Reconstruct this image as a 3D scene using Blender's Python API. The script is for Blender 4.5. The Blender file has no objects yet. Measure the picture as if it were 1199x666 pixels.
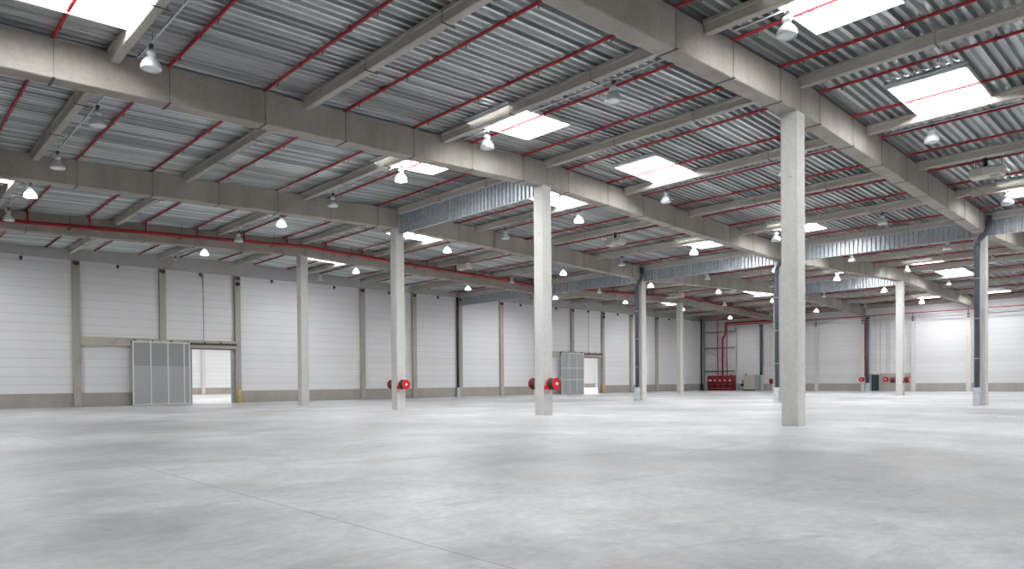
import bpy, bmesh, math, random
from mathutils import Vector, Matrix
random.seed(7)
COL = bpy.context.scene.collection
PI = math.pi
# ------------------------------------------------------------------ camera
FPX, CY = 821.606, 456.562
YAW, PITCH, ROLL = 0.8154, -0.0121, -0.0080
CAM = Vector((-23.669, -10.966, 1.5868))
_F = Vector((math.cos(YAW)*math.cos(PITCH), math.sin(YAW)*math.cos(PITCH), math.sin(PITCH)))
_R0 = Vector((math.sin(YAW), -math.cos(YAW), 0)); _U0 = _R0.cross(_F)
_R = _R0*math.cos(ROLL) + _U0*math.sin(ROLL)
_U = -_R0*math.sin(ROLL) + _U0*math.cos(ROLL)
cd = bpy.data.cameras.new('camera'); cam = bpy.data.objects.new('camera', cd); COL.objects.link(cam)
cd.sensor_width = 36; cd.lens = FPX/1199*36; cd.shift_y = (CY-333)/1199; cd.clip_end = 400; cd.clip_start = .05
cam.matrix_world = Matrix(((_R.x,_U.x,-_F.x,CAM.x),(_R.y,_U.y,-_F.y,CAM.y),(_R.z,_U.z,-_F.z,CAM.z),(0,0,0,1)))
bpy.context.scene.camera = cam

def seen(pts, m=6):
    """does a chain of points come into the photograph's frame?"""
    for a in pts:
        d = Vector(a)-CAM; z = d.dot(_F)
        if z < .3: continue
        u = 599.5+FPX*d.dot(_R)/z; v = CY-FPX*d.dot(_U)/z
        if -m < u < 1199+m and -m < v < 666+m: return True
    return False
def seg(a, b, n=24):
    a = Vector(a); b = Vector(b)
    return [a.lerp(b, i/n) for i in range(n+1)]

# ------------------------------------------------------------------ materials
def new_mat(name):
    m = bpy.data.materials.new(name); m.use_nodes = True
    nt = m.node_tree; return m, nt, nt.nodes['Principled BSDF']
def N(nt, t, **kw):
    n = nt.nodes.new(t)
    for k, v in kw.items(): setattr(n, k, v)
    return n
def math_node(nt, op, a, b=None, c=None):
    n = N(nt, 'ShaderNodeMath', operation=op)
    for i, v in enumerate((a, b, c)):
        if v is None: continue
        if isinstance(v, (int, float)): n.inputs[i].default_value = v
        else: nt.links.new(v, n.inputs[i])
    return n.outputs[0]
def ramp(nt, fac, stops):
    r = N(nt, 'ShaderNodeValToRGB'); e = r.color_ramp.elements
    while len(e) < len(stops): e.new(.5)
    for i, (p, c) in enumerate(stops):
        e[i].position = p; e[i].color = (c[0], c[1], c[2], 1)
    nt.links.new(fac, r.inputs[0]); return r.outputs[0]
def mixc(nt, fac, a, b, mode='MIX'):
    n = N(nt, 'ShaderNodeMix', data_type='RGBA', blend_type=mode)
    for i, v in ((0, fac), (6, a), (7, b)):
        if isinstance(v, (int, float)): n.inputs[i].default_value = v
        elif isinstance(v, tuple): n.inputs[i].default_value = (v[0], v[1], v[2], 1)
        else: nt.links.new(v, n.inputs[i])
    return n.outputs[2]
def noise(nt, vec, scale, detail=4, rough=.6, dist=0):
    n = N(nt, 'ShaderNodeTexNoise'); n.inputs['Scale'].default_value = scale
    n.inputs['Detail'].default_value = detail; n.inputs['Roughness'].default_value = rough
    n.inputs['Distortion'].default_value = dist
    nt.links.new(vec, n.inputs['Vector']); return n.outputs['Fac']
def coords(nt, sx=1, sy=1, sz=1, world=True):
    if world:
        g = N(nt, 'ShaderNodeNewGeometry'); src = g.outputs['Position']
    else:
        g = N(nt, 'ShaderNodeTexCoord'); src = g.outputs['Object']
    mp = N(nt, 'ShaderNodeMapping'); mp.inputs['Scale'].default_value = (sx, sy, sz)
    nt.links.new(src, mp.inputs[0]); return mp.outputs[0]

def simple(name, col, rough=.5, metal=0.0, var=.12, scale=3.0, spec=.5):
    m, nt, b = new_mat(name)
    n = noise(nt, coords(nt), scale)
    c = ramp(nt, n, [(.3, tuple(x*(1-var) for x in col)), (.7, tuple(min(1, x*(1+var)) for x in col))])
    nt.links.new(c, b.inputs['Base Color'])
    b.inputs['Roughness'].default_value = rough; b.inputs['Metallic'].default_value = metal
    b.inputs['Specular IOR Level'].default_value = spec
    return m

def concrete(name, col, streak=(1, 1, .12), var=.2, dark=(.30, .25, .20), stain=.35):
    m, nt, b = new_mat(name)
    big = noise(nt, coords(nt, *streak), .9, 5, .65)
    fine = noise(nt, coords(nt), 9, 4, .7)
    base = ramp(nt, big, [(.3, tuple(x*(1-var) for x in col)), (.55, col), (.8, tuple(x*(1+var*.5) for x in col))])
    base = mixc(nt, .35, base, ramp(nt, fine, [(.3, (.55, .55, .55)), (.7, (1, 1, 1))]), 'MULTIPLY')
    st = noise(nt, coords(nt, 1.3, 1.3, .5), 1.1, 6, .75, .4)
    f = math_node(nt, 'MULTIPLY', ramp(nt, st, [(.58, (0, 0, 0)), (.76, (1, 1, 1))]), stain)
    base = mixc(nt, f, base, dark)
    nt.links.new(base, b.inputs['Base Color'])
    b.inputs['Roughness'].default_value = .85; b.inputs['Specular IOR Level'].default_value = .25
    bu = N(nt, 'ShaderNodeBump'); bu.inputs['Strength'].default_value = .15; bu.inputs['Distance'].default_value = .02
    nt.links.new(fine, bu.inputs['Height']); nt.links.new(bu.outputs[0], b.inputs['Normal'])
    return m

M = {}
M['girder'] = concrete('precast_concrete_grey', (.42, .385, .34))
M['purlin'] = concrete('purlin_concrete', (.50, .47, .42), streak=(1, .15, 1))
M['strap'] = simple('strap_grey_steel', (.07, .068, .065), .5, .4)
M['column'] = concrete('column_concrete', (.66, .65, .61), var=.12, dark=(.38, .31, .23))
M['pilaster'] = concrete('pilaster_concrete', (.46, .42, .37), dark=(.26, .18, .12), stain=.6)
M['fascia'] = concrete('fascia_concrete', (.52, .51, .50), var=.08)
M['plinth'] = concrete('plinth_concrete', (.40, .37, .34), var=.1)
M['lintel'] = concrete('lintel_concrete', (.50, .47, .41), streak=(.3, 1, 2), dark=(.24, .16, .10), stain=.8)
M['red'] = simple('red_pipe_paint', (.36, .010, .018), .42, var=.12)
M['red_dark'] = simple('dark_red_paint', (.22, .008, .015), .45)
M['red_bright'] = simple('hose_reel_red', (.58, .010, .012), .35)
M['black'] = simple('black_rubber', (.018, .016, .022), .6)
M['bluegrey'] = simple('downpipe_pvc_blue_grey', (.085, .095, .125), .4)
M['galv'] = simple('galvanised_steel', (.55, .57, .59), .38, .75, .18, 6)
M['curtain'] = simple('smoke_curtain_steel', (.56, .60, .64), .38, .6, .2, 5)
M['galv_flat'] = simple('pale_galvanised_sheet', (.62, .66, .70), .45, .35, .15, 4)
M['white'] = simple('white_paint', (.78, .78, .76), .4, var=.03)
M['offwhite'] = simple('heater_cream_paint', (.66, .63, .56), .45, var=.05)
M['frame_white'] = simple('door_frame_pale', (.70, .69, .66), .45, var=.05)
M['yellow'] = simple('safety_yellow', (.75, .47, .02), .45)
M['teal'] = simple('dark_teal_door_paint', (.006, .028, .042), .45)
M['steel_dark'] = simple('dark_steel', (.055, .055, .058), .5, .3)
M['grey_paint'] = simple('cabinet_grey_paint', (.42, .42, .36), .5, var=.06)
M['grey_mid'] = simple('mid_grey_steel', (.33, .34, .34), .5, .2)
M['bulb'] = simple('frosted_lamp_glass', (.80, .84, .84), .25, var=.04, spec=.7)
M['blue'] = simple('pale_blue_plastic', (.30, .38, .50), .5)
M['skin'] = simple('pinkish_red_casing', (.62, .26, .20), .5)

def reflector():
    m, nt, b = new_mat('spun_aluminium_reflector')
    b.inputs['Base Color'].default_value = (.70, .73, .73, 1)
    b.inputs['Metallic'].default_value = .6; b.inputs['Roughness'].default_value = .35
    return m
M['reflector'] = reflector()

def deck():
    m, nt, b = new_mat('trapezoid_roof_deck')
    pos = coords(nt)
    sp = N(nt, 'ShaderNodeSeparateXYZ'); nt.links.new(pos, sp.inputs[0])
    rib = math_node(nt, 'FLOOR', math_node(nt, 'DIVIDE', sp.outputs[1], .30))
    bay = math_node(nt, 'FLOOR', math_node(nt, 'DIVIDE', sp.outputs[0], 6.0))
    cb = N(nt, 'ShaderNodeCombineXYZ'); nt.links.new(rib, cb.inputs[0]); nt.links.new(bay, cb.inputs[1])
    wn = N(nt, 'ShaderNodeTexWhiteNoise', noise_dimensions='2D'); nt.links.new(cb.outputs[0], wn.inputs[0])
    base = ramp(nt, wn.outputs[0], [(0, (.34, .36, .36)), (.5, (.50, .53, .525)), (1, (.74, .775, .77))])
    n = noise(nt, coords(nt, .25, 3, 1), 1.6, 4)
    base = mixc(nt, .5, base, ramp(nt, n, [(.3, (.6, .6, .6)), (.7, (1, 1, 1))]), 'MULTIPLY')
    nt.links.new(base, b.inputs['Base Color'])
    b.inputs['Metallic'].default_value = .7; b.inputs['Roughness'].default_value = .33
    return m
M['deck'] = deck()

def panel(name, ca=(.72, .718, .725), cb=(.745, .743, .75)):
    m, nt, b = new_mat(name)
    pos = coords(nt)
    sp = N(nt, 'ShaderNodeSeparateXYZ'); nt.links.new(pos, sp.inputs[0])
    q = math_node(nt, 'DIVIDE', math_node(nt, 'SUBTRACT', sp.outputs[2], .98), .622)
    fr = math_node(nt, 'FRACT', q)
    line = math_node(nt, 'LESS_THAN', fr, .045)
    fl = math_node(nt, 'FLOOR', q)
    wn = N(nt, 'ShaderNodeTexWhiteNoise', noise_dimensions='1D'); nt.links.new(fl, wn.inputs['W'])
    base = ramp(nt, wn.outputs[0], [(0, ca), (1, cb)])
    n = noise(nt, coords(nt, .4, .4, .2), 1.2, 3)
    base = mixc(nt, .25, base, ramp(nt, n, [(.3, (.85, .84, .84)), (.7, (1, 1, 1))]), 'MULTIPLY')
    base = mixc(nt, math_node(nt, 'MULTIPLY', line, .55), base, (.38, .37, .36))
    nt.links.new(base, b.inputs['Base Color'])
    b.inputs['Roughness'].default_value = .5; b.inputs['Specular IOR Level'].default_value = .3
    bu = N(nt, 'ShaderNodeBump'); bu.invert = True; bu.inputs['Strength'].default_value = .4; bu.inputs['Distance'].default_value = .01
    nt.links.new(line, bu.inputs['Height']); nt.links.new(bu.outputs[0], b.inputs['Normal'])
    return m
M['panel'] = panel('white_sandwich_panel')
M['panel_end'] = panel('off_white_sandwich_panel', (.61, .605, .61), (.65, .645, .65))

def floor_mat():
    m, nt, b = new_mat('power_floated_concrete')
    big = noise(nt, coords(nt), .13, 6, .62, .3)
    mid = noise(nt, coords(nt), .55, 7, .72, .6)
    fine = noise(nt, coords(nt), 7, 5, .75)
    base = ramp(nt, big, [(.36, (.40, .40, .41)), (.5, (.56, .56, .562)), (.62, (.70, .70, .695))])
    base = mixc(nt, .9, base, ramp(nt, mid, [(.34, (.58, .59, .61)), (.5, (.86, .86, .87)), (.64, (1, 1, 1))]), 'MULTIPLY')
    base = mixc(nt, .6, base, ramp(nt, fine, [(.35, (.66, .66, .66)), (.65, (1, 1, 1))]), 'MULTIPLY')
    s1 = noise(nt, coords(nt), .38, 7, .76, .5)
    base = mixc(nt, math_node(nt, 'MULTIPLY', ramp(nt, s1, [(.52, (0, 0, 0)), (.64, (1, 1, 1))]), .38), base, (.37, .34, .27))
    s2 = noise(nt, coords(nt, .6, 1.5, 1), .7, 8, .8, 1.0)
    base = mixc(nt, math_node(nt, 'MULTIPLY', ramp(nt, s2, [(.53, (0, 0, 0)), (.66, (1, 1, 1))]), .42), base, (.20, .20, .22))
    s3 = noise(nt, coords(nt), 4.5, 3, .5)
    base = mixc(nt, math_node(nt, 'MULTIPLY', ramp(nt, s3, [(.73, (0, 0, 0)), (.77, (1, 1, 1))]), .5), base, (.16, .14, .12))
    sp = N(nt, 'ShaderNodeSeparateXYZ'); nt.links.new(coords(nt), sp.inputs[0])
    j = math_node(nt, 'LESS_THAN', math_node(nt, 'ABSOLUTE', math_node(nt, 'ADD', sp.outputs[0], 19.6)), .007)
    base = mixc(nt, math_node(nt, 'MULTIPLY', j, .8), base, (.10, .07, .06))
    nt.links.new(base, b.inputs['Base Color'])
    rr = ramp(nt, mid, [(.3, (.34, .34, .34)), (.7, (.55, .55, .55))])
    nt.links.new(rr, b.inputs['Roughness']); b.inputs['Specular IOR Level'].default_value = .5
    return m
M['floor'] = floor_mat()

def door_mesh_mat(nm, ca, cb):
    m, nt, b = new_mat(nm)
    sp = N(nt, 'ShaderNodeSeparateXYZ'); nt.links.new(coords(nt), sp.inputs[0])
    fz = math_node(nt, 'FRACT', math_node(nt, 'DIVIDE', sp.outputs[2], .22))
    fx = math_node(nt, 'FRACT', math_node(nt, 'DIVIDE', sp.outputs[0], .13))
    l = math_node(nt, 'MAXIMUM', math_node(nt, 'LESS_THAN', fz, .10), math_node(nt, 'LESS_THAN', fx, .16))
    base = mixc(nt, math_node(nt, 'MULTIPLY', l, .5), ca, cb)
    nt.links.new(base, b.inputs['Base Color']); b.inputs['Roughness'].default_value = .45
    b.inputs['Metallic'].default_value = .2
    return m
M['door_sheet'] = door_mesh_mat('sliding_door_grey_sheet', (.40, .415, .43), (.29, .30, .31))
M['door_sheet_dark'] = door_mesh_mat('sliding_door_upper_sheet', (.30, .31, .31), (.20, .205, .20))

def emissive(name, col, s):
    m, nt, b = new_mat(name)
    b.inputs['Base Color'].default_value = (.8, .8, .8, 1)
    b.inputs['Emission Color'].default_value = (*col, 1); b.inputs['Emission Strength'].default_value = s
    return m
M['pane'] = emissive('daylit_opal_glazing', (.94, .97, 1.0), 21.5)
M['fill_pane'] = emissive('added_glow_pane_next_hall', (1, 1, 1), 9)  # glow for the unseen panes added to brighten the next hall
M['lit'] = emissive('lit_lamp_glass', (1, 1, 1), 260)
M['lit_shade'] = emissive('lit_prismatic_shade', (1, 1, 1), 1.1)

# ------------------------------------------------------------------ mesh helpers
def BM(): return bmesh.new()
def box(bm, x0, x1, y0, y1, z0, z1, bev=0):
    r = bmesh.ops.create_cube(bm, size=1)
    for v in r['verts']:
        v.co = Vector(((x0+x1)/2+v.co.x*(x1-x0), (y0+y1)/2+v.co.y*(y1-y0), (z0+z1)/2+v.co.z*(z1-z0)))
    if bev:
        es = list({e for v in r['verts'] for e in v.link_edges})
        bmesh.ops.bevel(bm, geom=es, offset=bev, segments=2, profile=.5, affect='EDGES')
def cyl(bm, a, b, r, n=12, r2=None, caps=True):
    a = Vector(a); b = Vector(b); d = b-a; L = d.length
    rot = d.to_track_quat('Z', 'Y').to_matrix().to_4x4()
    mt = Matrix.Translation((a+b)/2) @ rot
    bmesh.ops.create_cone(bm, cap_ends=caps, segments=n, radius1=r, radius2=r if r2 is None else r2, depth=L, matrix=mt)
def tube(bm, pts, r, n=10):
    pts = [Vector(p) for p in pts]; rings = []
    for i, p in enumerate(pts):
        t = (pts[min(i+1, len(pts)-1)]-pts[max(i-1, 0)]).normalized()
        up = Vector((0, 0, 1)) if abs(t.z) < .9 else Vector((1, 0, 0))
        s = t.cross(up).normalized(); u = s.cross(t)
        rings.append([bm.verts.new(p+r*(math.cos(2*PI*k/n)*s+math.sin(2*PI*k/n)*u)) for k in range(n)])
    for a, b in zip(rings, rings[1:]):
        for k in range(n): bm.faces.new((a[k], a[(k+1) % n], b[(k+1) % n], b[k]))
    bm.faces.new(rings[0]); bm.faces.new(list(reversed(rings[-1])))
def lathe(bm, prof, n=24, axis='Z', c=(0, 0, 0)):
    rings = []
    for r, h in prof:
        ring = []
        for k in range(n):
            a = 2*PI*k/n; p = (r*math.cos(a), r*math.sin(a), h)
            if axis == 'Y': p = (p[0], p[2], p[1])
            ring.append(bm.verts.new(Vector(p)+Vector(c)))
        rings.append(ring)
    for a, b in zip(rings, rings[1:]):
        for k in range(n): bm.faces.new((a[k], a[(k+1) % n], b[(k+1) % n], b[k]))
    return rings
def prism(bm, sec, path):
    """sec: list of (a, z) offsets; path: function i -> list of world verts"""
    rings = [[bm.verts.new(v) for v in ring] for ring in path]
    n = len(rings[0])
    for a, b in zip(rings, rings[1:]):
        for k in range(n): bm.faces.new((a[k], a[(k+1) % n], b[(k+1) % n], b[k]))
    bm.faces.new(rings[0]); bm.faces.new(list(reversed(rings[-1])))
def finish(bm, name, mat, smooth=False):
    bmesh.ops.recalc_face_normals(bm, faces=bm.faces)
    me = bpy.data.meshes.new(name); bm.to_mesh(me); bm.free()
    me.materials.append(M[mat])
    if smooth:
        for p in me.polygons: p.use_smooth = True
    return me
def link(name, me, parent=None, loc=(0, 0, 0), rot=None):
    o = bpy.data.objects.new(name, me); COL.objects.link(o)
    o.location = loc
    if rot: o.rotation_euler = rot
    if parent is not None: o.parent = parent
    return o
def obj(name, bm, mat, parent=None, smooth=False, loc=(0, 0, 0)):
    return link(name, finish(bm, name, mat, smooth), parent, loc)
def tag(o, label, cat, group=None):
    o['label'] = label; o['category'] = cat
    if group: o['group'] = group
    return o
def thing(name, label, cat, loc=(0, 0, 0), group=None, rot=None):
    o = bpy.data.objects.new(name, None); COL.objects.link(o); o.location = loc
    if rot: o.rotation_euler = rot
    o.empty_display_size = .3
    return tag(o, label, cat, group)
def struct(name, bm, mat):
    o = obj(name, bm, mat); o['kind'] = 'structure'; return o
ORD = ['first', 'second', 'third', 'fourth', 'fifth', 'sixth', 'seventh', 'eighth', 'ninth', 'tenth', 'eleventh', 'twelfth',
       'thirteenth', 'fourteenth', 'fifteenth', 'sixteenth', 'seventeenth', 'eighteenth', 'nineteenth', 'twentieth',
       'twenty-first', 'twenty-second', 'twenty-third', 'twenty-fourth', 'twenty-fifth', 'twenty-sixth', 'twenty-seventh',
       'twenty-eighth', 'twenty-ninth', 'thirtieth', 'thirty-first', 'thirty-second', 'thirty-third']

# ------------------------------------------------------------------ dimensions
def tri(X): return abs(((X+24) % 48)-24)
def zr(X): return 11.86-.034*tri(X)          # underside of the roof deck: ridges at X=0, 48; valleys at X=24, 72
X0, X1, Y0, Y1 = -36.0, 72.0, -24.0, 48.0
WY = 47.85                                    # face of the left wall
WX = 71.85                                    # face of the end wall
GL = {0: 'nearest girder line', 1: 'second girder line', 2: 'third girder line', 3: 'red-piped girder line'}
BAY = {-1: 'in the rightmost roof bay', 0: 'in second roof bay from right', 1: 'in the middle roof bay', 2: 'in second roof bay from left', 3: 'in the leftmost roof bay'}

# ------------------------------------------------------------------ setting: floor, walls, deck
bm = BM(); box(bm, X0, 110, Y0, 101.2, -.3, 0); struct('floor', bm, 'floor')

def wall_with_holes(name, holes, x0, x1, y0, y1, ztop):
    bm = BM(); xs = x0
    for a, b, h in holes:
        box(bm, xs, a, y0, y1, 0, ztop); box(bm, a, b, y0, y1, h, ztop); xs = b
    box(bm, xs, x1, y0, y1, 0, ztop)
    return struct(name, bm, 'panel')
D1 = (-3.72, -.42, 4.48); D2 = (44.2, 47.35, 4.62)
wall_with_holes('wall_left', [D1, D2], X0, X1, WY, WY+.2, 12.2)
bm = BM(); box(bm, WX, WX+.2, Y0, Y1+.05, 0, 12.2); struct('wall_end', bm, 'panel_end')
bm = BM(); box(bm, X0-.2, X0, Y0, Y1+.05, 0, 12.2); struct('wall_back', bm, 'panel')
bm = BM(); box(bm, X0, X1, Y0-.2, Y0, 0, 12.2); struct('wall_right', bm, 'panel')
bm = BM()
for a, b in ((X0, D1[0]-.25), (D1[1]+.25, D2[0]-.25), (D2[1]+.3, X1-.2)): box(bm, a, b, WY-.03, WY+.01, 0, 1.0)
struct('baseboard_left', bm, 'plinth')
bm = BM()
for a, b, h in ((Y0, 18.2, 1.0), (18.2, 22.0, 2.25), (23.12, 24.0, 2.25), (24.0, 41.8, 1.0)): box(bm, WX-.04, WX+.01, a, b, 0, h)
struct('baseboard_end', bm, 'plinth')
# concrete fascia beam along the top of the left wall, its top following the roof
bm = BM()
rings = []
for X in (X0, -24, 0, 24, 48, 71.8):
    z1 = zr(X)-.02
    rings.append([(X, WY-.14, 10.63), (X, WY-.02, 10.63), (X, WY-.02, z1), (X, WY-.14, z1)])
prism(bm, None, rings); o = struct('trim_1', bm, 'fascia')
bm = BM(); box(bm, WX-.14, WX-.02, Y0, 47.5, 10.55, 11.02); struct('trim_2', bm, 'plinth')

# skylights: X starts, Y starts
SKX = [-21, -6, 3, 18, 27, 42, 51, 66]
SKY = [-16.5, -4.5, 7.5, 14.1, 27.0, 39.3]
SKW, SKL = 2.4, 3.3
SKX = [x-.3 for x in SKX]
def has_sky(x, y):
    if (x+21.3) % 24 > 1: return y < 20
    return not (x < -20 and 14 < y < 15)
PIT = .30
def deck_profile(ya, yb):
    pts = []; n = int(round((yb-ya)/PIT))
    for i in range(n):
        y = ya+i*PIT
        pts += [(y, 0), (y+.10, 0), (y+.14, .14), (y+.26, .14)]
    pts.append((yb, 0)); return pts
bm = BM()
xs = sorted({X0, X1, *[x for x in SKX], *[x+SKL for x in SKX], -24.0, 0.0, 24.0, 48.0})
for xa, xb in zip(xs, xs[1:]):
    sk = xa in SKX
    runs = []; y = Y0
    if sk:
        for s in SKY:
            if has_sky(xa, s): runs.append((y, s)); y = s+SKW
    runs.append((y, Y1))
    for ya, yb in runs:
        P = deck_profile(ya, yb)
        A = [bm.verts.new((xa, p, zr(xa)+h)) for p, h in P]; B = [bm.verts.new((xb, p, zr(xb)+h)) for p, h in P]
        for i in range(len(P)-1): bm.faces.new((A[i], A[i+1], B[i+1], B[i]))
o = struct('ceiling', bm, 'deck')
sol = o.modifiers.new('thickness', 'SOLIDIFY'); sol.thickness = .004; sol.offset = 1

# skylights themselves
for i, xa in enumerate(SKX):
    for j, ya in enumerate(SKY):
        if not has_sky(xa, ya): continue
        xb, yb = xa+SKL, ya+SKW
        za, zb = zr(xa), zr(xb)
        n_from_end = len(SKX)-i
        bayname = {0: 'beyond the right frame edge', 1: BAY[-1], 2: BAY[0], 3: BAY[1], 4: BAY[2], 5: BAY[3]}[j]
        t = thing('skylight', f'bright rectangular skylight {bayname}, {ORD[n_from_end-1]} from end wall', 'skylight', ((xa+xb)/2, (ya+yb)/2, (za+zb)/2), 'roof skylights')
        sl = (zb-za)/SKL
        def zz(x): return sl*x
        hx, hy = SKL/2, SKW/2
        # curb: four upright sheets with an inward lip below the deck
        bm = BM()
        for (x0, x1, y0, y1) in ((-hx, -hx+.03, -hy, hy), (hx-.03, hx, -hy, hy), (-hx, hx, -hy, -hy+.03), (-hx, hx, hy-.03, hy)):
            vs = []
            for z in (-.13, .13):
                for (x, y) in ((x0, y0), (x1, y0), (x1, y1), (x0, y1)): vs.append(bm.verts.new((x, y, zz(x)+z)))
            for f in ((0, 1, 2, 3), (7, 6, 5, 4), (0, 1, 5, 4), (1, 2, 6, 5), (2, 3, 7, 6), (3, 0, 4, 7)): bm.faces.new([vs[k] for k in f])
        obj('curb', bm, 'white', t)
        def sheet(bm, x0, x1, y0, y1, z0, z1):
            vs = []
            for z in (z0, z1):
                for (x, y) in ((x0, y0), (x1, y0), (x1, y1), (x0, y1)): vs.append(bm.verts.new((x, y, zz(x)+z)))
            for f in ((0, 1, 2, 3), (7, 6, 5, 4), (0, 1, 5, 4), (1, 2, 6, 5), (2, 3, 7, 6), (3, 0, 4, 7)): bm.faces.new([vs[k] for k in f])
        bm = BM()   # galvanised trimming angles round the opening, flat under the deck
        sheet(bm, -hx-.16, -hx, -hy-.05, hy+.05, -.05, -.005)
        sheet(bm, -hx+.27, -hx+.36, -hy+.02, hy-.02, -.06, .08)
        obj('trimmer', bm, 'galv', t)
        bm = BM()
        for a in ((-hx+.03, -hx+.09, -hy+.03, hy-.03), (hx-.09, hx-.03, -hy+.03, hy-.03), (-hx+.03, hx-.03, -hy+.03, -hy+.08), (-hx+.03, hx-.03, hy-.08, hy-.03)): sheet(bm, *a, .09, .16)
        obj('glazing_frame', bm, 'grey_mid', t)
        bm = BM(); sheet(bm, -hx, hx, -hy, hy, .16, .20); obj('glazing', bm, 'pane', t)
        bm = BM(); sheet(bm, -.015, .015, -hy+.08, hy-.08, .14, .158); obj('glazing_bar', bm, 'white', t)

# ------------------------------------------------------------------ adjoining hall seen through the sliding doors
NY = 101.0
bm = BM(); box(bm, X0, 110, NY, NY+.2, 0, 10); struct('wall_next_hall', bm, 'panel')
bm = BM(); box(bm, X0, 110, NY-.03, NY+.01, 0, 1.0); struct('baseboard_next_hall', bm, 'plinth')
bm = BM(); box(bm, X0, 110, WY+.2, NY+.2, 10, 10.1); struct('ceiling_next_hall', bm, 'white')
bm = BM(); box(bm, X0-.2, X0, WY+.2, NY+.2, 0, 10); struct('wall_next_hall_near', bm, 'panel')
bm = BM(); box(bm, 110, 110.2, WY+.2, NY+.2, 0, 10); box(bm, X1+.2, 110, WY, WY+.2, 0, 10); struct('wall_next_hall_far', bm, 'panel')
k = 0
for y in (56, 68, 80, 92):  # unseen glowing panes with curbs, added to brighten the hall behind the doorways
    for x in (-20, -4, 12, 28, 44, 52, 60, 68, 76, 84, 92, 100):
        k += 1
        t = thing('skylight', 'added glowing pane brightening the next hall, out of sight beyond the doorways', 'skylight', (x, y, 9.98), 'next hall added light panes')
        bm = BM(); box(bm, -1.5, 1.5, -3, 3, -.04, -.02); obj('glazing', bm, 'fill_pane', t)
        bm = BM(); box(bm, -1.55, 1.55, -3.05, 3.05, -.018, .02); obj('curb', bm, 'white', t)
bm = BM(); box(bm, -.25, .25, -.4, 0, 0, 10, .02)
m_p = finish(bm, 'concrete_pilaster', 'column')
for x, w in ((16.0, 'left'), (70.5, 'far')):
    tag(link('concrete_pilaster', m_p, None, (x, NY-.03, 0)), f'pale concrete pilaster in the next hall, seen through the {w} doorway', 'pilaster')

# ------------------------------------------------------------------ roof girders (24 m pieces, tapered to the roof slope)
GW = .29
gcount = 0
for j in range(0, 4):
    for i, xa in enumerate((-24, 0, 24, 48)):
        xb = xa+24; Y = 12*j
        if not seen(seg((xa, Y-.3, zr(xa)-1), (xb, Y-.3, zr(xb)-1), 60)): continue
        e = .015
        a, b = xa+e, (xb-e if xb < 72 else WX-.01)
        bm = BM(); rings = []
        for X in (a, b):
            zt, zb = zr(X)-.10, zr(X)-1.18
            c = .025
            rings.append([(X, Y-GW+c, zb), (X, Y+GW-c, zb), (X, Y+GW, zb+c), (X, Y+GW, zt), (X, Y-GW, zt), (X, Y-GW, zb+c)])
        prism(bm, None, rings)
        nm = ['left of its near column', 'between its near and second column', 'between its second and third column', 'between its third column and end wall'][i]
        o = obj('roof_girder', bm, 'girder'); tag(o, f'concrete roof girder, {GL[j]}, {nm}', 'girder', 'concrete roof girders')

# ------------------------------------------------------------------ columns
CW = .29
rows = {0: 'near row', 1: 'second row', 2: 'third row'}
col_obj = {}
for i in range(3):
    for j in range(4):
        X, Y = 24*i, 12*j
        if not seen([(X, Y, 0), (X, Y, 4)]): continue
        H = zr(X)-1.18
        bm = BM(); box(bm, -CW, CW, -CW, CW, 0, H-.0, .012)
        lab = f'square concrete column in the {rows[i]} under the {GL[j]}'
        if j == 0 and i == 0: lab = 'largest square concrete column, right of centre, in the foreground'
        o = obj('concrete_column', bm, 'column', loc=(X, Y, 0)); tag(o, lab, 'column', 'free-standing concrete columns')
        # lifting sockets cast in the faces
        if i in (0, 2):
            bm = BM(); cyl(bm, (-CW-.004, -.05, H-2.2), (-CW+.01, -.05, H-2.2), .045, 12); cyl(bm, (.05, -CW-.004, 2.1), (.05, -CW+.01, 2.1), .03, 12)
            obj('lifting_socket', bm, 'lintel', o)
        col_obj[(i, j)] = o

# downpipes on the valley row columns
def downpipe(X, Y, H, lab, side=-1):
    t = thing('downpipe', lab, 'pipe', (X-CW-.17, Y+.10, 0), 'rainwater downpipes')
    r = .14
    zt = zr(24)-.25
    pts = [(0, 0, 1.0), (0, 0, H-.75), (0, -.03, H-.55), (0, -.16, H-.32), (0, -.42, H-.02), (0, -.56, H+.18), (0, -.60, H+.38), (0, -.60, zt)]
    bm = BM(); tube(bm, pts, r, 16); obj('pipe', bm, 'bluegrey', t, True)
    bm = BM()
    box(bm, -r-.03, r+.01, -r-.04, r+.04, 0, 1.03, .02)
    obj('impact_guard', bm, 'galv_flat', t)
    bm = BM()
    for z in (2.7, 5.0, 7.3): lathe(bm, [(r+.002, z-.02), (r+.012, z-.02), (r+.012, z+.02), (r+.002, z+.02)], 16)
    for z in (2.7, 5.0, 7.3): box(bm, 0, .19, -.02, .02, z-.015, z+.015)
    obj('pipe_clamp', bm, 'galv', t)
    bm = BM(); lathe(bm, [(r+.035, H-.86), (r+.035, H-.70), (r, H-.70)], 16); lathe(bm, [(r, H+.40), (r+.035, H+.40), (r+.035, H+.52), (r, H+.52)], 16, c=(0, -.60, 0))
    obj('socket_joint', bm, 'bluegrey', t, True)
for j, lab in ((0, 'dark grey downpipe with steel guard on the rightmost column'), (1, 'dark grey downpipe partly hidden behind the largest column'), (2, 'dark grey downpipe on the column just right of centre'), (3, 'dark grey downpipe on the hidden column under the main pipe')):
    if (1, j) in col_obj and j != 3: downpipe(24, 12*j, zr(24)-1.18, lab)

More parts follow.
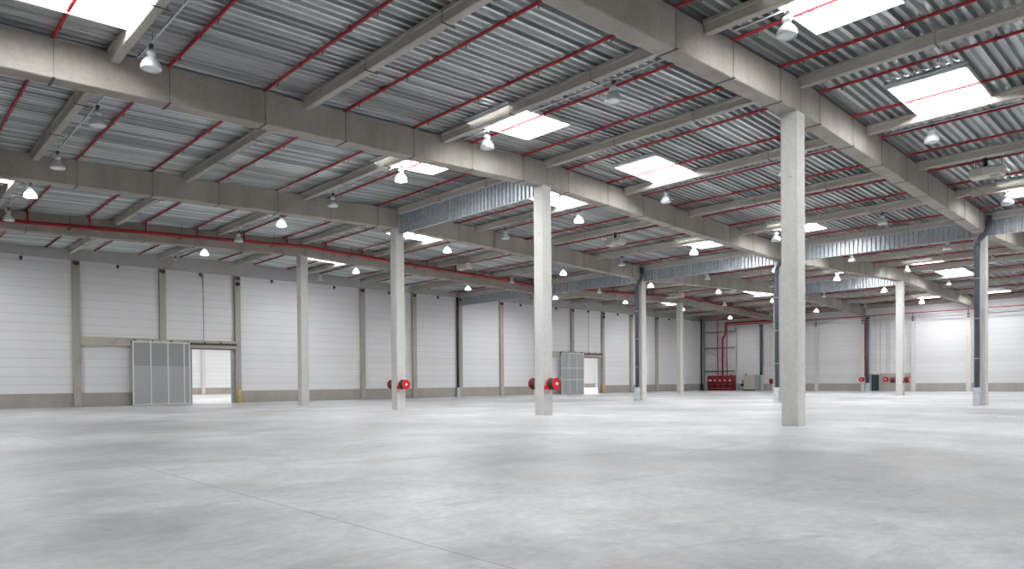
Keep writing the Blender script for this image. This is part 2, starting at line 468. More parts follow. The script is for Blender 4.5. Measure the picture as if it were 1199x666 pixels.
# ------------------------------------------------------------------ left wall pilasters
bm = BM(); box(bm, -.24, .24, -.28, 0, 0, 10.63, .012); pil_full = finish(bm, 'concrete_pilaster', 'pilaster')
bm = BM(); box(bm, -.24, .24, -.28, 0, 5.14, 10.63, .012); pil_half = finish(bm, 'concrete_pilaster', 'pilaster')
XP = {-12: -11.72, -6: -5.87}
for k, X in enumerate(range(66, -19, -6)):
    if not seen(seg((X, WY, 0), (X, WY, 10))): continue
    half = X in (-6, 42)
    lab = f'concrete pilaster on the left wall, {ORD[k]} from far corner'
    if half: lab += ', ending above door lintel'
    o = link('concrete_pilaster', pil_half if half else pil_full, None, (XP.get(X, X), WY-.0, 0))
    tag(o, lab, 'pilaster', 'left wall pilasters')
    # steel bearing bracket at the head
    bm = BM(); box(bm, -.20, .20, -.33, -.281, 10.28, 10.52); box(bm, -.05, .05, -.36, -.331, 10.2, 10.5); obj('head_bracket', bm, 'steel_dark', o)
# dark downpipe beside the sixth... pilaster at the valley
t = thing('downpipe', 'dark downpipe beside a left wall pilaster at the smoke curtain', 'pipe', (23.62, WY-.20, 0), 'rainwater downpipes')
bm = BM(); cyl(bm, (0, 0, 1.0), (0, 0, 10.6), .11, 14); obj('pipe', bm, 'steel_dark', t, True)
bm = BM(); box(bm, -.13, .13, -.13, .13, 0, 1.0, .01); obj('impact_guard', bm, 'galv_flat', t)
t = thing('downpipe', 'dark downpipe in the far left corner of the hall', 'pipe', (WX-.25, WY-.25, 0), 'rainwater downpipes')
bm = BM(); cyl(bm, (0, 0, .9), (0, 0, 10.9), .10, 14); obj('pipe', bm, 'steel_dark', t, True)
bm = BM(); box(bm, -.18, .18, -.18, .18, 0, .9, .01); obj('impact_guard', bm, 'steel_dark', t)

# small black spot brackets under the fascia, mid bay
bm = BM(); box(bm, -.04, .04, -.22, 0, .02, .08); box(bm, -.09, .09, -.30, -.14, -.12, .04, .01); cyl(bm, (0, -.22, -.10), (0, -.22, -.24), .05, 10)
m_br = finish(bm, 'wall_sounder', 'steel_dark')
k = 0
for X in range(63, -18, -6):
    if not seen([(X, WY, 10.5)]): continue
    k += 1
    tag(link('wall_sounder', m_br, None, (X, WY-.03, 10.48)), f'tiny black bracket lamp under the left wall fascia, {ORD[k-1]} from far corner', 'wall lamp', 'black wall bracket lamps')
for X, lab in ((0, 'round black alarm bell high on the pilaster right of the large doorway'), (48, 'round black alarm bell high on the pilaster by the far doorway')):
    t = thing('alarm_bell', lab, 'alarm', (X, WY-.28, 9.93))
    bm = BM(); lathe(bm, [(.0, -.16), (.1, -.15), (.17, -.1), (.18, -.03), (.18, -.0)], 18, axis='Y'); obj('dome', bm, 'black', t, True)
    bm = BM(); box(bm, -.12, .12, -.06, 0, -.30, -.19, .01); obj('sounder_box', bm, 'grey_mid', t)

# ------------------------------------------------------------------ door surrounds, lintels, sliding doors
def sliding(xo0, xo1, h, lx0, lx1, lz0, lz1, px0, px1, pz1, nb, two_tone, which, rail_end):
    bm = BM(); box(bm, lx0, lx1, -.26, .0, lz0, lz1, .015)
    tag(obj('door_lintel', bm, 'lintel', loc=(0, WY, 0)), f'stained concrete lintel beam above the {which} sliding door', 'lintel')
    # steel lining of the opening
    bm = BM()
    box(bm, xo0-.02, xo0+.05, WY-.05, WY+.22, 0, h); box(bm, xo1-.05, xo1+.22, WY-.10, WY+.22, 0, h)
    box(bm, xo0-.02, xo1+.22, WY-.05, WY+.22, h-.09, h+.02)
    struct('door_1' if which == 'left' else 'door_2', bm, 'grey_mid')
    t = thing('sliding_door', f'grey sliding fire door pushed open beside the {which} doorway', 'door', ((px0+px1)/2, WY-.44, 0), 'sliding fire doors')
    w = (px1-px0)/2
    zs = 3.02
    if two_tone:
        bm = BM(); box(bm, -w, w, -.05, .05, .06, zs); obj('lower_panel', bm, 'door_sheet', t)
        bm = BM(); box(bm, -w, w, -.045, .045, zs, pz1-.02); o = obj('upper_panel', bm, 'door_sheet_dark', t); o['label'] = 'darker upper panel'
    else:
        bm = BM(); box(bm, -w, w, -.05, .05, .06, pz1-.02); obj('panel', bm, 'door_sheet', t)
    for k in range(nb):
        x = -w+.03+(2*w-.06)*k/(nb-1) if not two_tone else [-w+.04, -w+1.28, -w+2.52, -w+3.72, w-.03][k]
        bm = BM(); box(bm, x-.045, x+.045, -.10, -.045, .02, pz1, .008); obj('stiffener', bm, 'frame_white', t)
    bm = BM(); box(bm, -w, w, -.09, -.045, .02, .10); box(bm, -w, w, -.09, -.045, pz1-.12, pz1-.02)
    if not two_tone:
        for z in (1.75, 3.2): box(bm, -w, w, -.09, -.045, z-.04, z+.04)
    obj('cross_rail', bm, 'frame_white', t)
    bm = BM()
    for k in range(nb): 
        x = -w+.3+(2*w-.6)*k/(nb-1); box(bm, x-.06, x+.06, -.02, .14, pz1-.1, pz1+.12, .01)
    obj('roller_hanger', bm, 'grey_mid', t)
    r = thing('sliding_door_track', f'steel overhead track of the {which} sliding door', 'door track', (0, WY-.33, pz1))
    bm = BM(); box(bm, px0-.05, rail_end, -.05, .05, -.16, -.02, .01); obj('track_rail', bm, 'steel_dark', r)
    bm = BM()
    x = px0+.2
    while x < rail_end: box(bm, x-.04, x+.04, -.02, .07, -.06, .10); x += 1.3
    obj('track_bracket', bm, 'steel_dark', r)
    bm = BM(); lathe(bm, [(.0, -.09), (.11, -.09), (.11, .03), (0, .03)], 14, axis='Y', c=(rail_end-.02, 0, .0)); obj('pulley', bm, 'grey_mid', r, True)
sliding(D1[0], D1[1], D1[2], -11.5, -.24, 4.50, 5.13, -8.15, -4.0, 4.92, 5, True, 'left', -.15)
sliding(D2[0], D2[1], D2[2], 36.24, 47.76, 4.66, 5.22, 39.6, 43.75, 5.12, 4, False, 'far', 47.7)
for X, lab in ((-.02, 'yellow impact bollard at the right jamb of the left doorway'), (47.72, 'yellow impact bollard at the right jamb of far doorway')):
    bm = BM(); cyl(bm, (0, 0, 0), (0, 0, 1.02), .10, 16); lathe(bm, [(.10, 1.02), (.085, 1.08), (.04, 1.11), (0, 1.115)], 16); box(bm, -.15, .15, -.13, .13, 0, .02)
    tag(obj('yellow_bollard', bm, 'yellow', None, True, loc=(X, WY-.46, 0)), lab, 'bollard', 'yellow door bollards')
for X, lab in ((-2.72, 'thin dark release cable running down to the left door track'), (45.2, 'thin dark release cable above the far doorway')):
    bm = BM(); cyl(bm, (X, WY-.06, 5.15), (X, WY-.06, 10.95), .018, 6); cyl(bm, (X, WY-.06, 10.65), (X, WY-.06, 10.8), .06, 8)
    tag(obj('release_cable', bm, 'steel_dark'), lab, 'cable')
bm = BM(); box(bm, -.07, .07, -.04, 0, 1.52, 1.72, .01); box(bm, -.05, .05, -.04, 0, 1.25, 1.38, .01); cyl(bm, (0, -.02, 1.72), (0, -.02, 4.7), .012, 6)
tag(obj('door_push_button', bm, 'grey_mid', loc=(-.05, WY-.281, 0)), 'small grey door control box on the pilaster beside the left doorway', 'switch')

# ------------------------------------------------------------------ secondary beams
def sec_mesh(L, X):
    """tapered purlin with a narrow top flange, 12 m bay between girders; origin at its underside centre"""
    bm = BM(); rings = []
    H = .36
    for y in (0, L):
        s = [(-.105, 0), (.105, 0), (.125, .02), (.145, .24), (.18, .265), (.18, H), (-.18, H), (-.18, .265), (-.145, .24), (-.125, .02)]
        rings.append([(a, y, h) for a, h in s])
    prism(bm, None, rings)
    return finish(bm, 'roof_purlin', 'purlin')
SL = 12-2*GW-.02
sec_full = sec_mesh(SL, 0)
bm = BM()
for x in (-.115, .115): pass
def strap_mesh():
    bm = BM()
    box(bm, -.19, -.182, -.005, .005, -.02, .36); box(bm, .182, .19, -.005, .005, -.02, .36)
    box(bm, -.22, .26, -.016, .016, -.025, -.005)
    return finish(bm, 'hanger_strap', 'strap')
m_strap_s = strap_mesh()
for j in range(-1, 4):
    for k, X in enumerate(range(66, -19, -6)):
        zb = zr(X)-.37
        ya = 12*j+GW+.01
        L = SL if j < 3 else 12-GW-.3-.16
        if j == -1: pass
        if not seen(seg((X, ya, zb), (X, ya+L, zb), 30)): continue
        me = sec_full if j < 3 else None
        if j == 3:
            if k == 0 or 'sec_w' not in globals(): sec_w = sec_mesh(12-GW-.16, 0)
            me = sec_w
        o = link('roof_purlin', me, None, (X, ya, zb))
        tag(o, f'concrete purlin {BAY[j]}, {ORD[k]} from the end wall', 'beam', 'concrete roof purlins')
        for dy in (3.5, 7.3):
            if j > 1 and X > 30: continue
            link('hanger_strap', m_strap_s, o, (0, dy, 0))

# ------------------------------------------------------------------ sprinkler branch pipes across the roof
RB = .048
bm = BM(); cyl(bm, (0, 0, -.02), (0, 0, -.13), .014, 6); cyl(bm, (0, 0, -.13), (0, 0, -.145), .032, 8); m_head = finish(bm, 'sprinkler_head', 'red_dark')
bm = BM(); cyl(bm, (0, -.05, 0), (0, .05, 0), RB+.018, 10); box(bm, -.012, .012, -.012, .012, .03, .17); m_coup = finish(bm, 'pipe_coupling', 'red')
def strap_girder():
    bm = BM(); h = 1.10
    for s in (-1, 1): box(bm, -.005, .005, s*(GW+.006)-.005, s*(GW+.006)+.005, -h-.02, 0)
    box(bm, -.035, .035, -GW-.06, GW+.06, -h-.035, -h-.015)
    return finish(bm, 'girder_strap', 'strap')
m_gs = strap_girder()
def zm0(X): return zr(X)-(.60-.25*X/24 if X < 0 else max(.52, .60-.08*X/24))
bx = [x for x in [1.5+3*k for k in range(-7, 24)]]
bi = 0
for n, X in enumerate(reversed(bx)):
    z = zr(X)-.055
    pipe_y0, pipe_y1 = -11.5, 47.3
    if not seen(seg((X, pipe_y0, z), (X, pipe_y1, z), 80)): continue
    t = thing('sprinkler_branch_pipe', f'red sprinkler branch pipe crossing under the roof deck, {ORD[n]} from the end wall', 'pipe', (X, 36, z), 'red sprinkler branch pipes')
    bm = BM(); cyl(bm, (0, pipe_y0-36, 0), (0, pipe_y1-36, 0), RB, 10); obj('pipe', bm, 'red', t, True)
    for j in range(0, 4):
        if seen([(X, 12*j-.3, z-.6)]) : link('girder_strap', m_gs, t, (0, 12*j-36, 0))
    y = -11+1.1
    while y < 47:
        if seen([(X, y, z)]) and abs((y+.5) % 12-.5) > .7: link('sprinkler_head', m_head, t, (0, y-36, 0))
        if seen([(X, y+1.4, z)]) and X < 45: link('pipe_coupling', m_coup, t, (0, y+1.4-36, 0))
        y += 2.95
    # riser from the main pipe
    bm = BM(); cyl(bm, (0, -.72, zm0(X)-z+.09), (0, -.72, 0), .05, 10); cyl(bm, (0, -.72, -.30), (0, -.72, -.24), .065, 10); cyl(bm, (0, -.78, 0), (0, -.66, 0), .065, 10)
    obj('riser', bm, 'red', t, True)

# main pipe along the fourth girder line
def zm(X): return zr(X)-(.60-.25*X/24 if X < 0 else max(.52, .60-.08*X/24))
t = thing('sprinkler_main_pipe', 'thick red sprinkler main pipe running along a girder toward the end wall', 'pipe', (0, 35.28, 0))
bm = BM(); tube(bm, [(X, 0, zm(X)) for X in (-24, -.01, 0, 24, 48, 68.5)], .105, 14); obj('pipe', bm, 'red', t, True)
for X in [-22+4*k for k in range(23)]:
    z = zm(X); bm = BM(); cyl(bm, (X-.05, 0, z), (X+.05, 0, z), .125, 14); obj('pipe_coupling', bm, 'red', t, True)
for X in [-20.5+6*k for k in range(15)]:
    z = zm(X)
    bm = BM(); box(bm, X-.01, X+.01, -.14, -.12, z-.14, zr(X)-.02); box(bm, X-.04, X+.04, -.16, .42, z-.16, z-.12); obj('pipe_hanger', bm, 'steel_dark', t)

# ------------------------------------------------------------------ smoke curtains (profiled steel sheets hung below the roof)
def curtain(X, ya, yb, z0, z1, lab):
    L = yb-ya
    t = thing('smoke_curtain', lab, 'smoke curtain', (X, ya, z0), 'corrugated smoke curtains')
    n = int(L/.27); p = L/n
    pts = []
    for i in range(n): pts += [(i*p, -.045), (i*p+.10, -.045), (i*p+.13, .045), (i*p+p-.03, .045)]
    pts.append((L, -.045))
    bm = BM()
    A = [bm.verts.new((d, y, 0)) for y, d in pts]; B = [bm.verts.new((d, y, z1-z0)) for y, d in pts]
    for i in range(len(pts)-1): bm.faces.new((A[i], A[i+1], B[i+1], B[i]))
    o = obj('corrugated_sheet', bm, 'curtain', t); s = o.modifiers.new('t', 'SOLIDIFY'); s.thickness = .003
    bm = BM(); box(bm, -.07, -.035, 0, L, z1-z0-.05, z1-z0+.02); obj('top_rail', bm, 'galv_flat', t)
    bm = BM(); box(bm, -.05, .045, 0, L, -.02, .0); obj('bottom_edge', bm, 'galv_flat', t)
zc = zr(24)
curtain(-.02, 12+GW+.01, 24-GW-.01, 10.32, zr(0)-.39, 'corrugated steel smoke curtain joining the two central near columns')
for j, lab in ((-1, 'corrugated steel smoke curtain at the right frame edge beyond the rightmost column'), (0, 'corrugated steel smoke curtain between largest column and the rightmost column'),
               (1, 'corrugated steel smoke curtain right of the column with downpipe near centre'), (2, 'corrugated steel smoke curtain left of the column with downpipe near centre'), (3, 'corrugated steel smoke curtain meeting the left wall')):
    ya = 12*j+GW+.01; yb = 12*(j+1)-GW-.01 if j < 3 else WY-.3
    if j == -1: ya = -11.7
    curtain(24-.02, ya, yb, 9.74, zc-.39, lab)
curtain(48-.02, 12+GW+.01, 24-GW-.01, 10.40, zr(48)-.39, 'farthest corrugated smoke curtain, in the third column row')

# ------------------------------------------------------------------ high bay lamps on trays
def lamp_meshes():
    d = {}
    bm = BM(); lathe(bm, [(.262, 0), (.272, .02), (.270, .08), (.255, .14), (.222, .20), (.175, .26), (.13, .305), (.105, .33), (.095, .32), (.12, .29), (.165, .245), (.21, .19), (.243, .13), (.256, .08), (.256, .01), (.262, 0)], 28)
    d['reflector'] = finish(bm, 'reflector', 'reflector', True)
    bm = BM(); lathe(bm, [(0, .325), (.10, .325), (.098, .39), (.125, .40), (.13, .44), (.11, .50), (.06, .535), (0, .54)], 20)
    d['ballast_housing'] = finish(bm, 'ballast_housing', 'reflector', True)
    bm = BM(); lathe(bm, [(0, .012), (.15, .006), (.25, .014), (.25, .03), (0, .03)], 24)
    d['cover_glass'] = finish(bm, 'cover_glass', 'bulb', True)
    me = d['cover_glass'].copy(); me.materials.clear(); me.materials.append(M['lit']); d['cover_glass_lit'] = me
    me = d['reflector'].copy(); me.materials.clear(); me.materials.append(M['lit_shade']); d['reflector_lit'] = me
    bm = BM(); cyl(bm, (0, 0, .53), (0, 0, .70), .014, 8)
    lathe(bm, [(.035, -.008), (.05, -.008), (.05, .008), (.035, .008), (.035, -.008)], 12, axis='Y', c=(0, 0, .60))
    box(bm, -.05, .05, -.09, .03, .61, .69, .008)
    d['hook'] = finish(bm, 'hook', 'steel_dark')
    return d
LM = lamp_meshes()
LROWS = [-17.5, -5.4, 6.75, 18.7, 30.7, 42.7, 54.7, 66.6]
for i, X in enumerate(LROWS):
    zb = zr(X)-.25
    for j in range(-1, 4):
        ya, yb = 12*j+GW+.5, 12*(j+1)-GW-.5
        if j == -1: ya, yb = -9.5, -GW-.5
        if j == 3: yb = 47.0
        if not seen(seg((X, ya, zb), (X, yb, zb), 20)): continue
        t = thing('cable_tray', f'slim lamp rail {BAY[j]}, {ORD[len(LROWS)-1-i]} from the end wall', 'lamp rail', (X, ya, zb), 'lamp rails')
        L = yb-ya
        bm = BM(); box(bm, -.018, .018, 0, L, -.02, -.005); box(bm, -.018, -.012, 0, L, -.005, .015); box(bm, .012, .018, 0, L, -.005, .015); obj('rail', bm, 'galv_flat', t)
        bm = BM(); tube(bm, [(.0+.02*math.sin(q*1.7), q*L/14, .03+.01*math.cos(q*2.3)) for q in range(15)], .012, 6); obj('cable', bm, 'steel_dark', t)
        for q in range(4):
            y = L*(q+.5)/4; bm = BM(); box(bm, -.006, .006, y-.006, y+.006, .0, .25); obj('rail_hanger', bm, 'strap', t)
        for q, yl in enumerate((12*j+3.5+.15*j+(.2 if X < -10 else 0), 12*j+9.75+.1*j+(.3 if X < -10 else 0))):
            if not seen([(X, yl, zb-.5), (X, yl, zb-.9)], 12): continue
            side = 'right' if q == 0 else 'left'
            if X < -10: where = 'nearest lamp row'
            else: where = f'{ORD[len(LROWS)-1-i]} row from end'
            lit = q == 0 and (j >= 2 or (j == 1 and X > -10))
            l = thing('high_bay_lamp', f'{"lit" if lit else "unlit"} bell-shaped lamp {BAY[j]}, {where}, {side} of pair', 'lamp', (X, yl, zr(X)-.97), 'bell-shaped hanging lamps')
            for nm in ('reflector', 'ballast_housing', 'cover_glass', 'hook'): link(nm, LM[nm+'_lit' if lit and nm in ('cover_glass', 'reflector') else nm], l)

# ------------------------------------------------------------------ gas unit heaters
def heater(x, y, z, lab, s=.7, rot=0):
    t = thing('unit_heater', lab, 'heater', (x, y, z), 'cream unit heaters', (0, 0, rot))
    w, d, h = .95*s, .45*s, .33*s
    bm = BM(); box(bm, -d, d, -w, w, -h, h, .11); obj('casing', bm, 'offwhite', t)
    bm = BM(); box(bm, -d-.02, -d+.02, -w*.9, w*.2, -h*.75, h*.6); 
    for k in range(7): box(bm, -d-.05, -d-.01, -w*.88, w*.18, -h*.7+k*h*.19, -h*.7+k*h*.19+.02)
    obj('louvre_grille', bm, 'white', t)
    bm = BM(); box(bm, -d*.9, d*.3, -w*.75, -w*.2, -h-.02, -h+.01); obj('burner_hatch', bm, 'lintel', t)
    bm = BM()
    cyl(bm, (.1, .1, h), (.1, .1, zr(x)-z), .09, 12); obj('flue', bm, 'steel_dark', t)
    for a in (-.3, .3):
        for b in (-.7, .7): bm = BM(); cyl(bm, (a*s, b*s, h), (a*s, b*s, zr(x)-z), .012, 6); obj('suspension_rod', bm, 'steel_dark', t)
heater(13.3, -2.7, 10.72, 'large cream unit heater hanging near the upper right corner')
heater(13.2, 18.1, 10.72, 'cream unit heater hanging just right of the central column')
heater(11.9, 32.2, 10.74, 'cream unit heater hanging between the two central near columns')
heater(42.9, 33.0, 10.95, 'cream unit heater at the red main pipe above the far column', .8)

# ------------------------------------------------------------------ hose reels
def reel_meshes():
    d = {}
    r = .285
    bm = BM(); lathe(bm, [(0, 0), (.10, -.012), (.12, -.03), (.18, -.03), (.26, -.015), (r, -.02), (r+.006, 0), (r, .015), (0, .015)], 30, axis='Y')
    d['front_disc'] = finish(bm, 'front_disc', 'red_bright', True)
    bm = BM(); lathe(bm, [(0, -.015), (r, -.015), (r+.006, 0), (r, .02), (0, .02)], 30, axis='Y')
    d['back_disc'] = finish(bm, 'back_disc', 'red_bright', True)
    bm = BM(); prof = [(.0, -.17)]
    for k in range(6):
        y = -.165+k*.055
        prof += [(.235, y), (.26, y+.02), (.26, y+.035), (.235, y+.055)]
    prof += [(0, .17)]
    lathe(bm, prof, 24, axis='Y'); d['hose_coil'] = finish(bm, 'hose_coil', 'black', True)
    bm = BM(); lathe(bm, [(0, -.05), (.06, -.05), (.075, -.02), (.075, 0)], 16, axis='Y'); d['hub'] = finish(bm, 'hub', 'white', True)
    bm = BM(); cyl(bm, (0, -.2, 0), (0, .30, 0), .03, 10); box(bm, -.05, .05, .26, .30, -.30, .20, .008)
    d['wall_bracket'] = finish(bm, 'wall_bracket', 'steel_dark')
    bm = BM(); cyl(bm, (-.28, .12, -.16), (-.28, .24, -.16), .10, 14); box(bm, -.36, -.20, .10, .26, -.26, -.10, .02); d['valve_box'] = finish(bm, 'valve_box', 'red_bright')
    return d
RM = reel_meshes()
def reel(x, y, z, face, lab, depth=1.0, rz=None):
    """face: -1 the reel hangs on the face looking toward -Y, +1 toward +Y"""
    t = thing('hose_reel', lab, 'hose reel', (x, y, z), 'red fire hose reels', (0, 0, (0 if face < 0 else PI) if rz is None else rz))
    link('front_disc', RM['front_disc'], t, (0, -.19, 0)); link('back_disc', RM['back_disc'], t, (0, .18, 0))
    link('hose_coil', RM['hose_coil'], t); link('hub', RM['hub'], t, (0, -.21, 0)); link('wall_bracket', RM['wall_bracket'], t, (0, -.005, 0)); link('valve_box', RM['valve_box'], t)
o_ = CW+.30
reel(.05, 12-o_, 1.47, -1, 'red hose reel on the right face of the tall central column')
reel(.05, 12+o_, 1.47, 1, 'red hose reel on the left face of the tall central column')
reel(.0, 24-o_, 1.47, -1, 'red hose reel on the right face of the column left of centre')
reel(.0, 24+o_, 1.47, 1, 'red hose reel on the left face of the column left of centre')
reel(48, 12-o_, 1.45, -1, 'red hose reel on the right face of the distant column left of the dark pipe')
reel(48, 12+o_, 1.45, 1, 'red hose reel on the left face of the distant column before the end wall')
reel(48, 24+o_, 1.40, 1, 'dark red hose reel peeking out left of the largest column')
reel(WX-.62, 24.0, 1.50, -1, 'red hose reel on an end wall pilaster left of the dark door', rz=-PI/2)
reel(WX-.35, 21.2, 1.50, -1, 'red hose reel on the end wall right of the dark door', rz=-PI/2)

# ------------------------------------------------------------------ end wall
bm = BM(); box(bm, -.28, 0, -.24, .24, 0, 9.25, .012); pf = finish(bm, 'concrete_pilaster', 'column')
for k, (Y, lab) in enumerate(((41.9, 'slim pilaster right of the red valve cabinet'), (36.0, 'end wall pilaster seen left of the largest column'), (30.0, 'end wall pilaster seen right of the largest column'),
                 (24.0, 'end wall pilaster left of the dark door'), (18.1, 'end wall pilaster right of the hose reels'), (12.2, 'end wall pilaster left of the rightmost column'))):
    o = link('concrete_pilaster', pf, None, (WX, Y, 0)); tag(o, 'pale concrete '+lab, 'pilaster', 'end wall pilasters')
    if k == 0: o.scale = (1, .45, 1)
    bm = BM(); box(bm, -.36, -.29, -.16, .16, 8.75, 8.85); box(bm, -.36, -.29, -.12, .12, 9.0, 9.18); box(bm, -.34, -.30, -.04, .04, 8.6, 9.6); obj('cable_bracket', bm, 'steel_dark', o)
bm = BM(); box(bm, WX-.40, WX-.30, Y0, 41.8, 9.18, 9.26); tag(obj('cable_rail', bm, 'galv'), 'upper thin grey rail along the end wall under the red pipe', 'rail', 'end wall rails')
bm = BM(); box(bm, WX-.40, WX-.32, Y0, 41.8, 8.84, 8.90); tag(obj('cable_rail', bm, 'galv'), 'lower thin grey rail along the end wall under the red pipe', 'rail', 'end wall rails')
def rpipe(name, pts, r, lab, step=3.0):
    t = thing(name, lab, 'pipe', pts[0], 'red pipes on the end wall')
    o = Vector(pts[0])
    P = [Vector(p)-o for p in pts]
    # round the corners a little
    Q = [P[0]]
    for a, b, c in zip(P, P[1:], P[2:]):
        d1 = (a-b).normalized(); d2 = (c-b).normalized(); e = min(.18, (a-b).length*.4, (c-b).length*.4)
        for s in (1, .5, .15): Q.append(b+d1*e*s)
        for s in (.15, .5, 1): Q.append(b+d2*e*s)
    Q.append(P[-1])
    bm = BM(); tube(bm, Q, r, 12); obj('pipe', bm, 'red', t, True)
    bm = BM()
    for a, b in zip(P, P[1:]):
        n = int((b-a).length//step)
        for k in range(1, n+1):
            c = a.lerp(b, k/(n+1)); d = (b-a).normalized()*.05; cyl(bm, c-d, c+d, r+.025, 12)
    if len(bm.verts): obj('pipe_coupling', bm, 'red', t, True)
    else: bm.free()
    return t
XE = WX-.55
rpipe('red_fire_pipe', [(XE, 43.88, 2.26), (XE, 43.88, 7.75), (XE, 43.35, 8.45), (XE, 43.35, 10.0), (XE, 34, 9.95)], .125, 'thickest red pipe rising with a kink from the red valve cabinet')
rpipe('red_fire_pipe', [(XE, 44.66, 2.26), (XE, 44.66, 10.66), (XE, 34, 10.62)], .07, 'leftmost red pipe rising straight from the red valve cabinet')
rpipe('red_fire_pipe', [(XE-.1, 43.1, 2.26), (XE-.1, 43.1, 9.7), (XE-.1, 28, 9.62), (XE-.1, -11, 9.62)], .06, 'thin red pipe from the valve cabinet along the whole end wall')
rpipe('red_fire_pipe', [(WX-.30, 23.72, 1.9), (WX-.30, 23.72, 9.3)], .05, 'vertical red pipe beside the end wall downpipe')
for Y, z0, lab in ((37.93, 2.24, 'dark end wall downpipe behind the grey cabinet'), (23.42, 1.07, 'dark end wall downpipe left of the dark door')):
    t = thing('downpipe', lab, 'pipe', (WX-.24, Y, 0), 'rainwater downpipes')
    bm = BM(); cyl(bm, (0, 0, z0), (0, 0, 9.3), .20 if Y > 30 else .17, 16); obj('pipe', bm, 'bluegrey', t, True)
    bm = BM(); box(bm, -.2, .2, -.22, .22, 0, z0, .01); obj('impact_guard', bm, 'galv_flat', t)
    bm = BM(); cyl(bm, (0, 0, 9.3), (0, 0, 9.45), .28, 14); obj('hopper', bm, 'steel_dark', t)
# steel corner framing
t = thing('corner_steel_frame', 'dark steel bracing frame in the far left corner', 'frame', (WX-.16, 47.2, 0))
bm = BM(); box(bm, -.10, .10, -.12, .12, 0, 10.9); obj('post', bm, 'grey_mid', t)
for z in (8.76, 6.38, 2.90):
    bm = BM(); box(bm, -.07, .05, -5.15, -.12, z-.07, z+.07); obj('crossbar', bm, 'steel_dark', t)
for a, b in (((0, -.2, 6.5), (0, -5.1, 8.7)), ((0, -.2, 8.9), (0, -5.1, 10.9)), ((0, -.2, 3.0), (0, -5.1, 6.3)), ((0, -5.1, 3.0), (0, -.2, 6.3))):
    bm = BM(); cyl(bm, a, b, .018, 6); obj('brace_rod', bm, 'grey_mid', t)

# red valve cabinet
t = thing('fire_valve_cabinet', 'dark red sprinkler valve cabinet at the foot of the red pipes', 'cabinet', (WX-.75, 43.95, 0))
bm = BM()
box(bm, -.45, .45, -2.12, 2.12, 0, .12); box(bm, -.45, .45, -2.12, -2.06, 0, 2.25); box(bm, -.45, .45, 2.06, 2.12, 0, 2.25); box(bm, -.45, .45, -2.12, 2.12, 2.17, 2.25); box(bm, .40, .45, -2.12, 2.12, 0, 2.25)
obj('body', bm, 'red_dark', t)
for k in range(5):
    y0 = -2.05+k*.82; bm = BM(); box(bm, -.47, -.43, y0+.02, y0+.80, 1.15, 2.16, .01); d = obj('door', bm, 'red_dark', t)
    bm = BM(); w = .26 if k == 4 else .14
    box(bm, -.482, -.47, y0+.41-w, y0+.41+w, 1.42, 1.62); obj('white_plate', bm, 'white', d)
for k in range(4):
    y0 = -1.6+k*1.05; bm = BM(); lathe(bm, [(0, -.1), (.2, -.1), (.24, 0), (.2, .1), (0, .1)], 16, axis='Y', c=(-.2, y0, .72)); cyl(bm, (-.2, y0, .12), (-.2, y0, 1.15), .09, 12)
    cyl(bm, (-.2, y0-.3, .55), (-.2, y0+.3, .55), .1, 12); obj('valve', bm, 'red', t, True)
bm = BM(); cyl(bm, (-.46, -1.95, .35), (-.46, 1.95, .35), .03, 8); cyl(bm, (-.46, -1.95, .95), (-.46, 1.95, .95), .03, 8); obj('guard_rail', bm, 'grey_mid', t)
bm = BM(); lathe(bm, [(0, 0), (.12, .01), (.13, .08), (.08, .16), (0, .18)], 14, c=(-.2, -1.7, 2.25)); obj('alarm_bell', bm, 'red', t, True)

# grey cabinet with side
t = thing('control_cabinet', 'grey-green steel control cabinet standing by the end wall', 'cabinet', (WX-.9, 39.2, 0))
bm = BM(); box(bm, -.4, .5, -.88, .88, .18, 2.25, .02); obj('body', bm, 'grey_paint', t)
bm = BM(); box(bm, -.38, .48, -.86, .86, 0, .18); obj('plinth_base', bm, 'black', t)
bm = BM(); box(bm, -.425, -.40, -.84, .84, .24, 2.19, .008); d = obj('door', bm, 'grey_paint', t)
bm = BM(); box(bm, -.445, -.425, -.06, .02, 1.15, 1.30, .005); obj('handle', bm, 'black', d)
bm = BM(); lathe(bm, [(0, 0), (.10, 0), (.10, .14), (.06, .2), (0, .21)], 12, c=(-.1, .65, 2.25)); obj('beacon', bm, 'black', t, True)
bm = BM(); box(bm, -.3, .45, -1.32, -.90, 0, 2.2, .015); o = obj('side_cabinet', bm, 'grey_mid', t)
# small pump set left of the cabinet
t = thing('pump_set', 'small pump set with pinkish casing left of the grey cabinet', 'pump', (WX-.95, 40.45, 0))
bm = BM(); box(bm, -.25, .25, -.2, .3, 0, .1); cyl(bm, (0, .05, .1), (0, .05, .65), .16, 14); obj('base_tank', bm, 'blue', t, True)
bm = BM(); cyl(bm, (0, 0, .65), (0, 0, 1.0), .17, 14); cyl(bm, (0, -.2, .85), (0, .25, .85), .12, 14); obj('motor', bm, 'black', t, True)
bm = BM(); lathe(bm, [(0, 1.0), (.15, 1.02), (.17, 1.2), (.15, 1.45), (.08, 1.58), (0, 1.6)], 16); obj('pressure_vessel', bm, 'skin', t, True)
bm = BM(); box(bm, .02, .08, .14, .3, .9, 1.4, .01); obj('instruction_plate', bm, 'white', t)

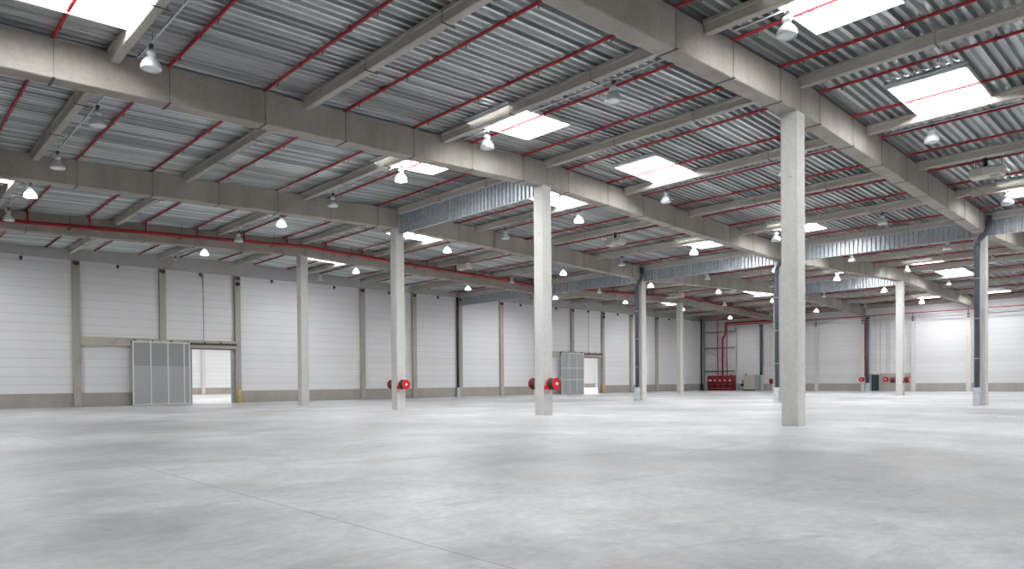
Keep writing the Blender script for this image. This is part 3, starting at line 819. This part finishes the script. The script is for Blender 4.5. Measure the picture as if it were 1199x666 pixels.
# dark pedestrian door in the end wall
bm = BM(); box(bm, WX-.05, WX+.01, 22.08, 23.02, .01, 2.10); d = struct('door_3', bm, 'teal')
bm = BM(); box(bm, WX-.08, WX-.02, 22.0, 22.07, 0, 2.18); box(bm, WX-.08, WX-.02, 23.03, 23.1, 0, 2.18); box(bm, WX-.08, WX-.02, 22.0, 23.1, 2.11, 2.18); struct('trim_3', bm, 'grey_paint')
bm = BM(); cyl(bm, (WX-.10, 22.25, 1.05), (WX-.10, 22.85, 1.05), .02, 8); box(bm, WX-.10, WX-.05, 22.25, 22.29, 1.03, 1.07); box(bm, WX-.10, WX-.05, 22.81, 22.85, 1.03, 1.07); obj('panic_bar', bm, 'steel_dark', d)
bm = BM(); box(bm, WX-.10, WX-.03, 22.38, 22.72, 2.30, 2.48, .01); tag(obj('exit_lamp', bm, 'white'), 'tiny pale emergency lamp above the dark door', 'lamp')
# thin vertical conduits above the door
bm0 = BM(); cyl(bm0, (0, 0, 2.3), (0, 0, 9.2), .02, 6); m_c = finish(bm0, 'wall_conduit', 'grey_mid')
for k, y in enumerate((22.55, 21.95, 21.2, 20.9)):
    tag(link('wall_conduit', m_c, None, (WX-.04, y, 0)), f'thin vertical conduit on the end wall above the dark door, {ORD[k]} from left', 'conduit', 'end wall conduits')
bm = BM(); box(bm, -.08, 0, -.2, .2, 0, .5, .01); cyl(bm, (-.03, 0, 0), (-.03, 0, -2.6), .015, 6); box(bm, -.07, 0, -.5, -.2, .2, .24)
tag(obj('junction_box', bm, 'offwhite', loc=(WX-.03, 36.75, 5.9)), 'small cream junction box on the end wall right of dark downpipe', 'box')

# ------------------------------------------------------------------ world and colour management
sc = bpy.context.scene
w = bpy.data.worlds.new('world'); sc.world = w; w.use_nodes = True
bg = w.node_tree.nodes['Background']
sky = w.node_tree.nodes.new('ShaderNodeTexSky'); sky.sky_type = 'NISHITA'; sky.sun_disc = False; sky.sun_elevation = .8
w.node_tree.links.new(sky.outputs[0], bg.inputs[0]); bg.inputs[1].default_value = .15
sc.view_settings.view_transform = 'Standard'; sc.view_settings.look = 'None'
sc.view_settings.gamma = 1; sc.view_settings.use_curve_mapping = False
sc.view_settings.exposure = 0.58
sc.cycles.diffuse_bounces = 6; sc.cycles.max_bounces = 10
